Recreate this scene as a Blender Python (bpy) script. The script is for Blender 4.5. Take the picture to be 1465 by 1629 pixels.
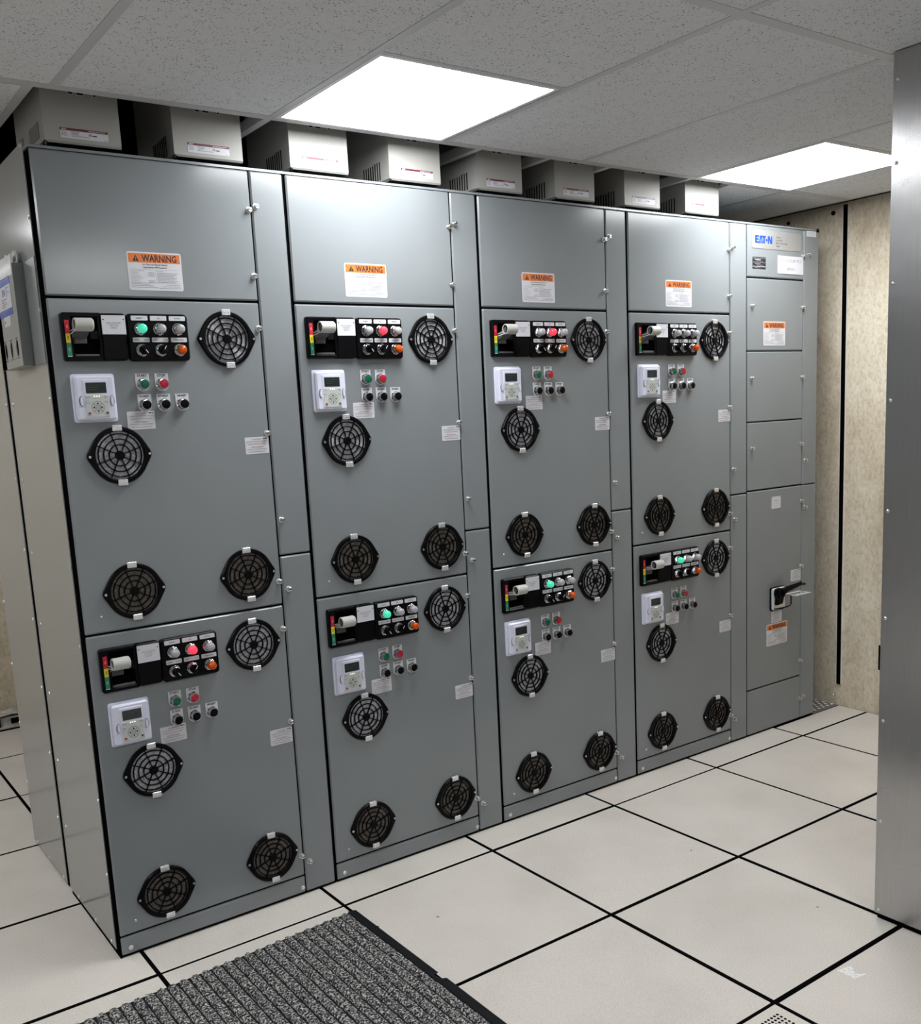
import bpy, math, random
from mathutils import Vector, Matrix
random.seed(7)
for o in list(bpy.data.objects):
    bpy.data.objects.remove(o)
SC = bpy.context.scene
COL = SC.collection
W, H = 1465, 1629

# ------------------------------------------------------------------ camera
cam_d = bpy.data.cameras.new('camera')
cam = bpy.data.objects.new('camera', cam_d); COL.objects.link(cam)
CAM = Vector((-0.704, -2.866, 1.567))
yaw, pit, rol = math.radians(35.59), math.radians(-9.75), math.radians(-2.80)
fw = Vector((math.sin(yaw)*math.cos(pit), math.cos(yaw)*math.cos(pit), math.sin(pit)))
rt = Vector((math.cos(yaw), -math.sin(yaw), 0.0)); up = rt.cross(fw)
r2 = rt*math.cos(rol) + up*math.sin(rol); u2 = up*math.cos(rol) - rt*math.sin(rol)
cam.matrix_world = Matrix(((r2.x, u2.x, -fw.x, CAM.x), (r2.y, u2.y, -fw.y, CAM.y), (r2.z, u2.z, -fw.z, CAM.z), (0, 0, 0, 1)))
cam_d.sensor_fit = 'VERTICAL'; cam_d.sensor_height = 24.0; cam_d.lens = 1571.7/H*24.0
cam_d.shift_x = (W/2-745.4)/H; cam_d.shift_y = (925.0-H/2)/H
cam_d.clip_start = 0.02
SC.camera = cam
# ------------------------------------------------------------------ world, exposure
wd = bpy.data.worlds.new('world'); SC.world = wd; wd.use_nodes = True
wd.node_tree.nodes['Background'].inputs[0].default_value = (0.5, 0.5, 0.5, 1)
wd.node_tree.nodes['Background'].inputs[1].default_value = 0.02
SC.view_settings.view_transform = 'Standard'; SC.view_settings.look = 'None'
SC.view_settings.exposure = 0.0; SC.view_settings.gamma = 1.0
SC.view_settings.use_curve_mapping = False
LAMP = 20.0            # radiance of the ceiling light diffusers
# centres of the ceiling lights: the two in view, then those of the rest of the room
LIGHTS = [(0.975, -0.37), (2.795, -0.37)]
LIGHTS_OUT = [(-1.458, -0.37), (0.975, -2.90), (-0.85, -2.90), (2.795, -2.90), (-0.80, 1.72)]

# ------------------------------------------------------------------ materials
def lin(h):
    if isinstance(h, str):
        c = [int(h[i:i+2], 16)/255 for i in (0, 2, 4)]
        return tuple((x/12.92 if x <= .04045 else ((x+.055)/1.055)**2.4) for x in c) + (1,)
    return tuple(h)+(1,)

def mat(name, col, rough=.5, metal=0, spec=.5, emit=None, es=1, trans=0, bump=None, tint=None, coat=0):
    m = bpy.data.materials.new(name); m.use_nodes = True
    nt = m.node_tree; b = nt.nodes['Principled BSDF']
    b.inputs['Base Color'].default_value = lin(col)
    b.inputs['Roughness'].default_value = rough; b.inputs['Metallic'].default_value = metal
    b.inputs['Specular IOR Level'].default_value = spec
    b.inputs['Transmission Weight'].default_value = trans
    b.inputs['Coat Weight'].default_value = coat
    if emit is not None:
        b.inputs['Emission Color'].default_value = lin(emit); b.inputs['Emission Strength'].default_value = es
    if bump or tint:
        tc = nt.nodes.new('ShaderNodeTexCoord')
    if bump:      # (scale, strength, distance)
        n = nt.nodes.new('ShaderNodeTexNoise'); n.inputs['Scale'].default_value = bump[0]; n.inputs['Detail'].default_value = 3
        bp = nt.nodes.new('ShaderNodeBump'); bp.inputs['Strength'].default_value = bump[1]; bp.inputs['Distance'].default_value = bump[2]
        nt.links.new(tc.outputs['Object'], n.inputs['Vector']); nt.links.new(n.outputs['Fac'], bp.inputs['Height'])
        nt.links.new(bp.outputs['Normal'], b.inputs['Normal'])
    if tint:      # (scale, colour a, colour b, detail)
        n = nt.nodes.new('ShaderNodeTexNoise'); n.inputs['Scale'].default_value = tint[0]; n.inputs['Detail'].default_value = tint[3]
        r = nt.nodes.new('ShaderNodeValToRGB'); r.color_ramp.elements[0].position = .3; r.color_ramp.elements[1].position = .7
        r.color_ramp.elements[0].color = lin(tint[1]); r.color_ramp.elements[1].color = lin(tint[2])
        nt.links.new(tc.outputs['Object'], n.inputs['Vector']); nt.links.new(n.outputs['Fac'], r.inputs['Fac'])
        nt.links.new(r.outputs['Color'], b.inputs['Base Color'])
    return m

PAINT = mat('grey_paint', (.213, .231, .242), 0.18, spec=.5, bump=(900, .006, .0005), tint=(3.0, (.204, .222, .233), (.221, .239, .250), 3))
SIDE = mat('grey_side_paint', (.29, .295, .29), .16, spec=.6, bump=(2.2, .03, .02))
BLACKF = mat('black_frame_paint', (.003, .003, .0035), .7, spec=0)
BLACK = mat('black_plastic', (.0025, .0025, .003), .32, spec=.09)
BLACKM = mat('black_matt_plastic', (.004, .004, .004), .6, spec=.1)
HOLE = mat('dark_hole', (.002, .002, .002), .8, spec=0)
CHROME = mat('chrome', (.50, .50, .51), .10, 1)
SILVER = mat('zinc_metal', (.72, .72, .71), .3, 1)
CLIP = mat('clear_clip', (.75, .76, .77), .22, .6, bump=(180, .5, .002))
WHITE = mat('white_label', (.60, .60, .64), .4)
ORANGE = mat('orange_print', (.66, .165, .03), .4)
INK = mat('black_print', (.012, .012, .013), .5)
GREYINK = mat('grey_print', (.22, .22, .25), .5)
FAINT = mat('faint_print', (.52, .52, .56), .5)
REDINK = mat('red_print', (.30, .10, .11), .5)
MAROON = mat('maroon_print', (.13, .01, .03), .4)
BLUE = mat('blue_print', (.004, .055, .40), .4)
BLUEP = mat('pale_blue_print', (.22, .28, .62), .4)
RED = mat('red_plastic', (.42, .008, .03), .22)
GREEN = mat('green_plastic', (.0, .10, .045), .22)
REDL = mat('red_marker', (.50, .012, .03), .4)
YELL = mat('yellow_marker', (.85, .72, .03), .4)
GRNL = mat('green_marker', (.01, .22, .12), .4)
GRIP = mat('grey_grip_plastic', (.47, .47, .44), .45)
ARM = mat('dark_grey_arm', (.09, .09, .09), .4, spec=.2)
KEYW = mat('white_keypad_plastic', (.66, .67, .80), .3)
KEYG = mat('grey_keypad', (.50, .52, .50), .45)
KEYD = mat('grey_key_outline', (.20, .21, .20), .5)
LCD = mat('lcd_screen', (.018, .026, .024), .12)
GREYP = mat('grey_plate', (.16, .15, .14), .5)
BRIGHTW = mat('bright_white', (.85, .85, .84), .4)
GALV = mat('bright_galvanised', (.66, .66, .65), .35, .3)
LCDT = mat('lcd_text', (.03, .04, .037), .4)
LEDW = mat('keypad_led', (.8, .75, .5), .3, emit=(1, .95, .6), es=1.2)
LENS = mat('clear_lens', (.62, .62, .65), .08, trans=.35, bump=(700, .5, .001))
LGREEN = mat('lit_green_lens', (.05, .6, .4), .2, emit=(.09, .85, .50), es=.45)
LRED = mat('lit_red_lens', (.8, .05, .08), .2, emit=(1.0, .05, .09), es=.7)
LCORE = mat('lit_lens_core', (.9, .8, .8), .3, emit=(1, .75, .75), es=1.0)
LCOREG = mat('lit_green_core', (.7, .95, .85), .3, emit=(.45, 1, .8), es=.9)
AMBER = mat('amber_lens', (.70, .10, .004), .12, trans=.2)
BOX = mat('beige_box_paint', (.335, .33, .31), .42, bump=(500, .05, .0005))
PLATE = mat('brushed_nameplate', (.42, .42, .415), .42, .5)
RUBBER = mat('mat_rubber', (.007, .008, .010), .55, spec=.15)
TRIMB = mat('black_tile_trim', (.004, .004, .004), .7, spec=0)
BAR = mat('white_ceiling_bar', (.52, .525, .54), .45)
PLENUM = mat('plenum_shade', (.02, .02, .022), .8)
DIFF = mat('light_diffuser', (.9, .9, .9), .5, emit=(.965, .985, 1.0), es=LAMP)
LFRAME = mat('light_frame', (.75, .75, .75), .4)
PAPER = mat('white_paper', (.82, .82, .81), .5, bump=(25, .4, .006))
PLASTIC = mat('clear_plastic_bag', (.78, .78, .79), .4, trans=.12, bump=(60, .3, .004))
OLDW = mat('grubby_white_metal', (.45, .43, .40), .5, tint=(30, (.3, .28, .25), (.6, .58, .55), 4))
ROOM = mat('off_white_wall_paint', (.50, .51, .505), .6, bump=(60, .1, .002))
STRIPW = mat('pale_trim', (.72, .70, .65), .4)

def nodes_mat(name):
    m = bpy.data.materials.new(name); m.use_nodes = True
    nt = m.node_tree
    return m, nt, nt.nodes['Principled BSDF'], nt.nodes.new('ShaderNodeTexCoord')

def add(nt, kind, **kw):
    n = nt.nodes.new(kind)
    for k, v in kw.items():
        if hasattr(n, k): setattr(n, k, v)
        else: n.inputs[k.replace('_', ' ')].default_value = v
    return n

def ramp(nt, fac, stops):
    r = nt.nodes.new('ShaderNodeValToRGB'); e = r.color_ramp.elements
    while len(e) < len(stops): e.new(.5)
    for i, (p, c) in enumerate(stops):
        e[i].position = p; e[i].color = lin(c)
    nt.links.new(fac, r.inputs['Fac']); return r.outputs['Color']

def mixc(nt, fac, a, b, mode='MIX'):
    n = nt.nodes.new('ShaderNodeMix'); n.data_type = 'RGBA'; n.blend_type = mode
    for s, v in ((n.inputs[0], fac), (n.inputs[6], a), (n.inputs[7], b)):
        if hasattr(v, 'is_linked'): nt.links.new(v, s)
        else: s.default_value = v if not isinstance(v, tuple) else lin(v) if len(v) == 3 else v
    return n.outputs[2]

# floor tile laminate: warm off-white with fine speckle and scuffs
TILE, nt, b, tc = nodes_mat('tile_laminate')
n1 = add(nt, 'ShaderNodeTexNoise', Scale=260.0, Detail=2.0); n2 = add(nt, 'ShaderNodeTexNoise', Scale=2.6, Detail=5.0)
gm = nt.nodes.new('ShaderNodeNewGeometry')
for n in (n1, n2): nt.links.new(gm.outputs['Position'], n.inputs['Vector'])
c1 = ramp(nt, n1.outputs['Fac'], [(.35, (.61, .565, .525)), (.65, (.735, .69, .645))])
c2 = ramp(nt, n2.outputs['Fac'], [(.3, (.88, .88, .87)), (.6, (1, 1, 1))])
c = mixc(nt, 1.0, c1, c2, 'MULTIPLY')
oi = nt.nodes.new('ShaderNodeObjectInfo')
c3 = ramp(nt, oi.outputs['Random'], [(0, (.96, .97, .955)), (.5, (1, 1, .99)), (1, (1.0, .985, .97))])
c = mixc(nt, 1.0, c, c3, 'MULTIPLY')
vo = add(nt, 'ShaderNodeTexVoronoi', Scale=5.0); nt.links.new(gm.outputs['Position'], vo.inputs['Vector'])
sp = ramp(nt, vo.outputs['Distance'], [(.018, (.15, .12, .1)), (.03, (1, 1, 1))])
c = mixc(nt, .8, c, sp, 'MULTIPLY')
nt.links.new(c, b.inputs['Base Color'])
rr = ramp(nt, n2.outputs['Fac'], [(.3, (.42, .42, .42)), (.7, (.30, .30, .30))]); nt.links.new(rr, b.inputs['Roughness'])

# ceiling tile: light grey fissured mineral board
CTILE, nt, b, tc = nodes_mat('fissured_ceiling_board')
gm = nt.nodes.new('ShaderNodeNewGeometry')
wn = add(nt, 'ShaderNodeTexNoise', Scale=45.0, Detail=1.0); nt.links.new(gm.outputs['Position'], wn.inputs['Vector'])
mv = nt.nodes.new('ShaderNodeVectorMath'); mv.operation = 'MULTIPLY_ADD'
nt.links.new(wn.outputs['Color'], mv.inputs[0]); mv.inputs[1].default_value = (.016, .016, 0); nt.links.new(gm.outputs['Position'], mv.inputs[2])
v1 = add(nt, 'ShaderNodeTexVoronoi', Scale=122.0, Randomness=1.0); nt.links.new(mv.outputs[0], v1.inputs['Vector'])
ms = add(nt, 'ShaderNodeTexNoise', Scale=38.0, Detail=2.0); nt.links.new(gm.outputs['Position'], ms.inputs['Vector'])
f1 = ramp(nt, v1.outputs['Distance'], [(.19, (1, 1, 1)), (.32, (0, 0, 0))])
f2 = ramp(nt, ms.outputs['Fac'], [(.43, (0, 0, 0)), (.52, (1, 1, 1))])
fl = mixc(nt, 1.0, f1, f2, 'MULTIPLY')
gr = add(nt, 'ShaderNodeTexNoise', Scale=420.0, Detail=2.0); nt.links.new(gm.outputs['Position'], gr.inputs['Vector'])
base = ramp(nt, gr.outputs['Fac'], [(.3, (.60, .61, .63)), (.7, (.77, .78, .80))])
c = mixc(nt, fl, base, (.25, .25, .255)); nt.links.new(c, b.inputs['Base Color'])
b.inputs['Roughness'].default_value = .9; b.inputs['Specular IOR Level'].default_value = .1

# stained beige wall board
WALL, nt, b, tc = nodes_mat('stained_beige_wall')
gm = nt.nodes.new('ShaderNodeNewGeometry')
mp = nt.nodes.new('ShaderNodeMapping'); mp.inputs['Scale'].default_value = (1, 1, .55); nt.links.new(gm.outputs['Position'], mp.inputs['Vector'])
n1 = add(nt, 'ShaderNodeTexNoise', Scale=3.2, Detail=10.0, Roughness=.72, Distortion=.3); nt.links.new(mp.outputs[0], n1.inputs['Vector'])
n2 = add(nt, 'ShaderNodeTexNoise', Scale=70.0, Detail=6.0, Roughness=.75, Distortion=.5); nt.links.new(mp.outputs[0], n2.inputs['Vector'])
c1 = ramp(nt, n1.outputs['Fac'], [(.28, (.41, .335, .23)), (.44, (.66, .575, .435)), (.62, (.81, .735, .595))])
c2 = ramp(nt, n2.outputs['Fac'], [(.36, (.72, .68, .62)), (.54, (1, 1, 1))])
c = mixc(nt, .85, c1, c2, 'MULTIPLY'); nt.links.new(c, b.inputs['Base Color'])
b.inputs['Roughness'].default_value = .75

# brushed stainless sheet
STEEL, nt, b, tc = nodes_mat('brushed_stainless')
b.inputs['Metallic'].default_value = 1.0; b.inputs['Anisotropic'].default_value = .75
tg = nt.nodes.new('ShaderNodeTangent'); tg.direction_type = 'RADIAL'; tg.axis = 'Z'; nt.links.new(tg.outputs[0], b.inputs['Tangent'])
mp = nt.nodes.new('ShaderNodeMapping'); mp.inputs['Scale'].default_value = (8, 900, 6); nt.links.new(tc.outputs['Object'], mp.inputs['Vector'])
n1 = add(nt, 'ShaderNodeTexNoise', Scale=1.0, Detail=2.0); nt.links.new(mp.outputs[0], n1.inputs['Vector'])
n2 = add(nt, 'ShaderNodeTexNoise', Scale=3.0, Detail=3.0); nt.links.new(tc.outputs['Object'], n2.inputs['Vector'])
c = ramp(nt, n1.outputs['Fac'], [(.3, (.42, .42, .425)), (.7, (.48, .48, .485))]); nt.links.new(c, b.inputs['Base Color'])
rr = ramp(nt, n2.outputs['Fac'], [(.3, (.25, .25, .25)), (.7, (.33, .33, .33))]); nt.links.new(rr, b.inputs['Roughness'])
bp = add(nt, 'ShaderNodeBump', Strength=.10, Distance=.02); nt.links.new(n2.outputs['Fac'], bp.inputs['Height'])
nt.links.new(bp.outputs['Normal'], b.inputs['Normal'])

# vent filter felt
def felt(name, a, bb):
    m, nt, b, tc = nodes_mat(name)
    n1 = add(nt, 'ShaderNodeTexNoise', Scale=140.0, Detail=6.0, Roughness=.75); nt.links.new(tc.outputs['Object'], n1.inputs['Vector'])
    c = ramp(nt, n1.outputs['Fac'], [(.36, a), (.62, bb)]); nt.links.new(c, b.inputs['Base Color'])
    b.inputs['Roughness'].default_value = .95; return m
FELT = felt('grey_felt', (.22, .22, .25), (.62, .62, .66))
FELTD = felt('dusty_brown_felt', (.06, .052, .045), (.20, .175, .15))

# mat pile: salt and pepper
PILE, nt, b, tc = nodes_mat('salt_and_pepper_pile')
gm = nt.nodes.new('ShaderNodeNewGeometry')
n1 = add(nt, 'ShaderNodeTexNoise', Scale=150.0, Detail=3.0, Roughness=.7); nt.links.new(gm.outputs['Position'], n1.inputs['Vector'])
c = ramp(nt, n1.outputs['Fac'], [(.42, (.012, .012, .014)), (.51, (.10, .10, .10)), (.58, (.42, .41, .39)), (.68, (.70, .69, .65))])
nt.links.new(c, b.inputs['Base Color']); b.inputs['Roughness'].default_value = .95; b.inputs['Specular IOR Level'].default_value = .1

# ------------------------------------------------------------------ mesh building
# "front" coordinates: u along +x, v along +z, d out of the cabinet front (towards -y)
class MB:
    def __init__(s): s.v, s.f, s.m, s.s, s.mats = [], [], [], [], []
    def mi(s, m):
        if m not in s.mats: s.mats.append(m)
        return s.mats.index(m)
    def face(s, idx, m, smooth=False): s.f.append(tuple(idx)); s.m.append(s.mi(m)); s.s.append(smooth)
    def vs(s, pts): k = len(s.v); s.v.extend(pts); return list(range(k, k+len(pts)))
    def box(s, x0, x1, y0, y1, z0, z1, m):
        i = s.vs([(x, y, z) for z in (z0, z1) for y in (y0, y1) for x in (x0, x1)])
        for q in ((0, 2, 3, 1), (4, 5, 7, 6), (0, 1, 5, 4), (2, 6, 7, 3), (0, 4, 6, 2), (1, 3, 7, 5)): s.face([i[k] for k in q], m)
        return s
    def prism(s, poly, d0, d1, m, inner=None, side=None, back=False):
        n = len(poly); loops = [[(u, -d0, v) for u, v in poly]]
        if inner:
            ch = inner[1]; loops.append([(u, -(d1-ch), v) for u, v in poly]); loops.append([(u, -d1, v) for u, v in inner[0]])
        elif d1 != d0: loops.append([(u, -d1, v) for u, v in poly])
        ids = [s.vs(l) for l in loops]
        for a, b in zip(ids, ids[1:]):
            for j in range(n): s.face((a[j], a[(j+1) % n], b[(j+1) % n], b[j]), side or m)
        s.face(ids[-1], m)
        if back: s.face(ids[0][::-1], side or m)
        return s
    @staticmethod
    def rr(u0, u1, v0, v1, r, seg):
        if r <= 0: return [(u0, v0), (u1, v0), (u1, v1), (u0, v1)]
        out = []
        for cu, cv, a0 in ((u1-r, v0+r, -90), (u1-r, v1-r, 0), (u0+r, v1-r, 90), (u0+r, v0+r, 180)):
            for k in range(seg+1):
                a = math.radians(a0+90*k/seg); out.append((cu+r*math.cos(a), cv+r*math.sin(a)))
        return out
    def plate(s, u0, u1, v0, v1, d0, d1, m, ch=0, r=0, seg=3, side=None, back=False):
        p = s.rr(u0, u1, v0, v1, r, seg)
        inner = (s.rr(u0+ch, u1-ch, v0+ch, v1-ch, max(r-ch, r*.3), seg), ch) if ch else None
        return s.prism(p, d0, d1, m, inner, side, back)
    def lathe(s, cu, cv, prof, n, m, ph=0, cap=True, smooth=True):
        for (ra, da), (rb, db) in zip(prof, prof[1:]):
            A = s.vs([(cu+ra*math.cos(ph+2*math.pi*k/n), -da, cv+ra*math.sin(ph+2*math.pi*k/n)) for k in range(n)])
            B = s.vs([(cu+rb*math.cos(ph+2*math.pi*k/n), -db, cv+rb*math.sin(ph+2*math.pi*k/n)) for k in range(n)])
            for k in range(n): s.face((A[k], A[(k+1) % n], B[(k+1) % n], B[k]), m, smooth)
        if cap and prof[-1][0] > 0:
            r, d = prof[-1]
            s.face(s.vs([(cu+r*math.cos(ph+2*math.pi*k/n), -d, cv+r*math.sin(ph+2*math.pi*k/n)) for k in range(n)]), m)
        return s
    def dome(s, cu, cv, r, d0, h, n, m, rings=3):
        prof = [(r*math.cos(math.pi/2*k/rings), d0+h*math.sin(math.pi/2*k/rings)) for k in range(rings+1)]
        prof[-1] = (r*.02, d0+h)
        return s.lathe(cu, cv, prof, n, m)
    def tube(s, pts, r, n, m, caps=True):
        pts = [Vector(p) for p in pts]; rings = []
        for i, p in enumerate(pts):
            t = (pts[min(i+1, len(pts)-1)]-pts[max(i-1, 0)]).normalized()
            a = t.cross(Vector((0, 0, 1)) if abs(t.z) < .9 else Vector((1, 0, 0))).normalized(); b = t.cross(a)
            rings.append(s.vs([tuple(p+(a*math.cos(2*math.pi*k/n)+b*math.sin(2*math.pi*k/n))*r) for k in range(n)]))
        for A, B in zip(rings, rings[1:]):
            for k in range(n): s.face((A[k], A[(k+1) % n], B[(k+1) % n], B[k]), m, True)
        if caps: s.face(rings[0][::-1], m); s.face(rings[-1], m)
        return s
    def text(s, txt, cu, cv, d, h, m, align='c', wscale=1.0, bold=0.0, shear=0.0):
        vs, fs = text_mesh(txt, bold, shear)
        if not vs: return s
        x0 = min(v[0] for v in vs); x1 = max(v[0] for v in vs)
        off = {'c': -(x0+x1)/2, 'l': -x0, 'r': -x1}[align]
        k = h/.7
        i0 = len(s.v)
        s.v.extend([(cu+(v[0]+off)*k*wscale, -d, cv+(v[1]-.35)*k) for v in vs])
        for f in fs: s.face([i0+j for j in f], m)
        return s
    def line(s, u0, u1, v, d, h, m):      # one line of unreadable small print: a broken row of dashes
        u = u0
        while u < u1:
            w = random.uniform(.6, 3.0)*h*1.4; e = min(u+w, u1)
            i = s.vs([(u, -d, v-h/2), (e, -d, v-h/2), (e, -d, v+h/2), (u, -d, v+h/2)]); s.face(i, m)
            u = e+h*.55
        return s
    def xf(s, fn): s.v = [tuple(fn(*p)) for p in s.v]; return s
    def mesh(s, name):
        me = bpy.data.meshes.new(name); me.from_pydata(s.v, [], s.f)
        for m in s.mats: me.materials.append(m)
        me.polygons.foreach_set('material_index', s.m); me.polygons.foreach_set('use_smooth', s.s)
        me.update(); return me

_tm = {}
def text_mesh(txt, bold=0.0, shear=0.0):
    k = (txt, bold, shear)
    if k not in _tm:
        cu = bpy.data.curves.new('lettering', 'FONT'); cu.body = txt; cu.size = 1.0; cu.resolution_u = 2
        cu.offset = bold; cu.shear = shear
        o = bpy.data.objects.new('lettering', cu); COL.objects.link(o)
        dg = bpy.context.evaluated_depsgraph_get()
        me = bpy.data.meshes.new_from_object(o.evaluated_get(dg))
        _tm[k] = ([tuple(v.co) for v in me.vertices], [tuple(p.vertices) for p in me.polygons])
        bpy.data.objects.remove(o); bpy.data.meshes.remove(me)
    return _tm[k]

def link(name, data, parent=None, loc=(0, 0, 0), label=None):
    o = bpy.data.objects.new(name, data); COL.objects.link(o)
    o.location = loc
    if parent: o.parent = parent
    if label: o['label'] = label
    return o
def obj(name, mb, parent=None, loc=(0, 0, 0), label=None): return link(name, mb.mesh(name), parent, loc, label)
_cache = {}
def shared(name, key, fn, parent=None, loc=(0, 0, 0), label=None):
    if key not in _cache: _cache[key] = fn().mesh(name)
    return link(name, _cache[key], parent, loc, label)
def thing(name, label, cat, loc=(0, 0, 0), group=None):
    o = link(name, None, None, loc); tag(o, label, cat, group); o.empty_display_size = .1; return o
def tag(o, label, cat, group=None):
    o['label'] = label; o['category'] = cat
    if group: o['group'] = group
    return o
def struct(o): o['kind'] = 'structure'; return o

# ------------------------------------------------------------------ setting
ZC = 2.438; XR = 3.63; XL = -3.3; YB = 2.88; YF = -4.5; TS = .6096; ZT = 3.1
TX0, TY0 = .061, -.16
floor = struct(obj('floor', MB().box(XL, XR, YF, YB, -.10, -.018, TRIMB)))
def tile_mb(w, h, trim):
    m = MB()
    p = [(0, 0), (w, 0), (w, h), (0, h)]; t = trim
    q = [(t, t), (w-t, t), (w-t, h-t), (t, h-t)]
    a = m.vs([(x, y, -.016) for x, y in p]); b_ = m.vs([(x, y, -.0022) for x, y in p]); c_ = m.vs([(x, y, -.0004) for x, y in q]); d_ = m.vs([(x+(.0008 if x < w/2 else -.0008), y+(.0008 if y < h/2 else -.0008), 0) for x, y in q])
    for A, B, M in ((a, b_, TRIMB), (b_, c_, TRIMB), (c_, d_, TILE)):
        for j in range(4): m.face((A[j], A[(j+1) % 4], B[(j+1) % 4], B[j]), M)
    m.face(d_, TILE); return m
def perf_mb(w, h, trim, pitch, hr, edge, mat_top):
    m = MB(); t = trim
    nx = int((w-2*edge)/pitch); ny = int((h-2*edge)/pitch)
    ox, oy = w-edge-nx*pitch, h-edge-ny*pitch
    # rim
    p = [(0, 0), (w, 0), (w, h), (0, h)]; q = [(t, t), (w-t, t), (w-t, h-t), (t, h-t)]
    r_ = [(ox, oy), (ox+nx*pitch, oy), (ox+nx*pitch, oy+ny*pitch), (ox, oy+ny*pitch)]
    a = m.vs([(x, y, -.016) for x, y in p]); b_ = m.vs([(x, y, -.0022) for x, y in p]); c_ = m.vs([(x, y, 0) for x, y in q]); d_ = m.vs([(x, y, 0) for x, y in r_])
    for A, B, M in ((a, b_, TRIMB), (b_, c_, TRIMB), (c_, d_, mat_top)):
        for j in range(4): m.face((A[j], A[(j+1) % 4], B[(j+1) % 4], B[j]), M)
    k = 8; dirs = [(math.cos(math.radians(45*j-135)), math.sin(math.radians(45*j-135))) for j in range(k)]
    sq = [(-1, -1), (0, -1), (1, -1), (1, 0), (1, 1), (0, 1), (-1, 1), (-1, 0)]
    for ix in range(nx):
        for iy in range(ny):
            cx, cy = ox+(ix+.5)*pitch, oy+(iy+.5)*pitch
            A = m.vs([(cx+x*pitch/2, cy+y*pitch/2, 0) for x, y in sq])
            B = m.vs([(cx+x*hr, cy+y*hr, 0) for x, y in dirs]); C_ = m.vs([(cx+x*hr, cy+y*hr, -.006) for x, y in dirs])
            for j in range(k):
                m.face((A[j], A[(j+1) % k], B[(j+1) % k], B[j]), mat_top); m.face((B[j], B[(j+1) % k], C_[(j+1) % k], C_[j]), BLACKM)
    return m
TRIMS = [.0045, .0055, .0065]
for i in range(-6, 7):
    for j in range(-6, 8):
        x0 = TX0+i*TS; x1 = x0+TS; y1 = TY0-j*TS+TS; y0 = y1-TS      # j = 0 is the row under the cabinet fronts
        x0, x1 = max(x0, XL), min(x1, XR); y0, y1 = max(y0, YF), min(y1, YB)
        if x1-x0 < .05 or y1-y0 < .05: continue
        if x0 > 0 and x1 < 3.35 and y0 > 0 and y1 < 1.1: continue      # wholly under the cabinets
        if x0 > 1.9 and y1 < -1.3 and x1 < 2.9 and y0 > -2.8: continue  # wholly under the steel cabinet
        if (i, j) == (5, 0): # cut at the end of the cabinet row, a perforated plate beyond
            shared('floor_tile', 'cut5', lambda: tile_mb(XR-x0-.002, .157, .004), floor, (x0+.001, y0+.001, 0)); continue
        if (i, j) == (1, 3):
            shared('floor_tile', 'perf', lambda: perf_mb(TS-.002, TS-.002, .0045, .0120, .0042, .030, TILE), floor, (x0+.001, y0+.001, 0), 'perforated floor tile'); continue
        t = TRIMS[(i*7+j*3) % 3]
        if j >= 2 and i >= 2: t = .0075
        w, h = x1-x0-.002, y1-y0-.002
        o = shared('floor_tile', (round(w, 3), round(h, 3), t), lambda: tile_mb(w, h, t), floor, (x0+.001, y0+.001, -.0006 if (i+j) % 3 == 0 else 0))
        if (i, j) == (2, 3):
            mk = MB().text('Bad', 0, 0, 0, .040, BRIGHTW, 'l', .62, .045, .35)
            mk.xf(lambda a, b, c: (c, -a, 0)); obj('marking', mk, o, (1.553-x0, -1.398-y0, .0006), 'white handwriting')
pp = obj('perforated_plate', MB().box(0, XR-3.417, 0, .5, -.012, 0, GREYP), floor, (3.417, .002, 0), 'grey perforated floor plate')
def dots():
    m = MB()
    for a in range(6):
        for q in range(12):
            m.lathe(0.022+a*.036+(q % 2)*.018, 0, [(.0095, 0), (.0095, .0012)], 10, BRIGHTW)
            n = 20*1+10
            for k in range(len(m.v)-30, len(m.v)):
                x, y, z = m.v[k]; m.v[k] = (x, .03+q*.024+z*.8, -y+.0004)
    return m
d = obj('plate_dot', dots(), pp); d['kind'] = 'stuff'  # raised white discs in place of the plate's holes

wl = struct(obj('wall_left', MB().box(XL-.1, XL, YF, YB, -.1, ZC+.004, ROOM)))
wb = struct(obj('wall_back', MB().box(XL, XR, YB, YB+.1, -.1, ZC+.004, WALL)))
wf = struct(obj('wall_front', MB().box(XL, XR, YF-.1, YF, -.1, ZC+.004, ROOM)))
wr = struct(obj('wall_right', MB().box(XR, XR+.1, YF, YB, -.1, ZC+.010, WALL)))
for q, bx in ((wl, (XL-.1, XL, YF, YB)), (wb, (XL, XR, YB, YB+.1)), (wf, (XL, XR, YF-.1, YF)), (wr, (XR, XR+.1, YF, YB))): obj('plenum_wall', MB().box(*bx, ZC+(.004 if q != wr else .010), ZT, PLENUM), q)  # near-black upper walls: the darkness of the plenum is put into their colour
obj('joint_strip', MB().box(-.006, 0, -.013, .011, .112, 2.437, HOLE), wr, (XR, 0, 0), 'black vertical joint strip')
obj('joint_edge', MB().box(-.007, 0, 0.011, .0145, .112, 2.437, STRIPW), wr, (XR, 0, 0)); obj('joint_edge', MB().box(-.007, 0, -.0160, -.013, .112, 2.437, STRIPW), wr, (XR, 0, 0))
for y, z, r in ((.067, 2.411, .011), (.318, 2.408, .008)):
    obj('anchor_bolt', MB().lathe(0, 0, [(r, 0), (r, .006), (r*.5, .009)], 8, BLACKM).xf(lambda a, b, c: (b, a, c)), wr, (XR, y, z))
hk = MB().tube([(0, 0, .006), (-.012, .003, 0), (-.017, 0, -.010), (-.012, -.006, -.018), (-.006, -.007, -.013)], .0028, 6, SILVER)
obj('wall_hook', hk, wr, (XR, .02, .055), 'small bent metal hook')

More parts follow.
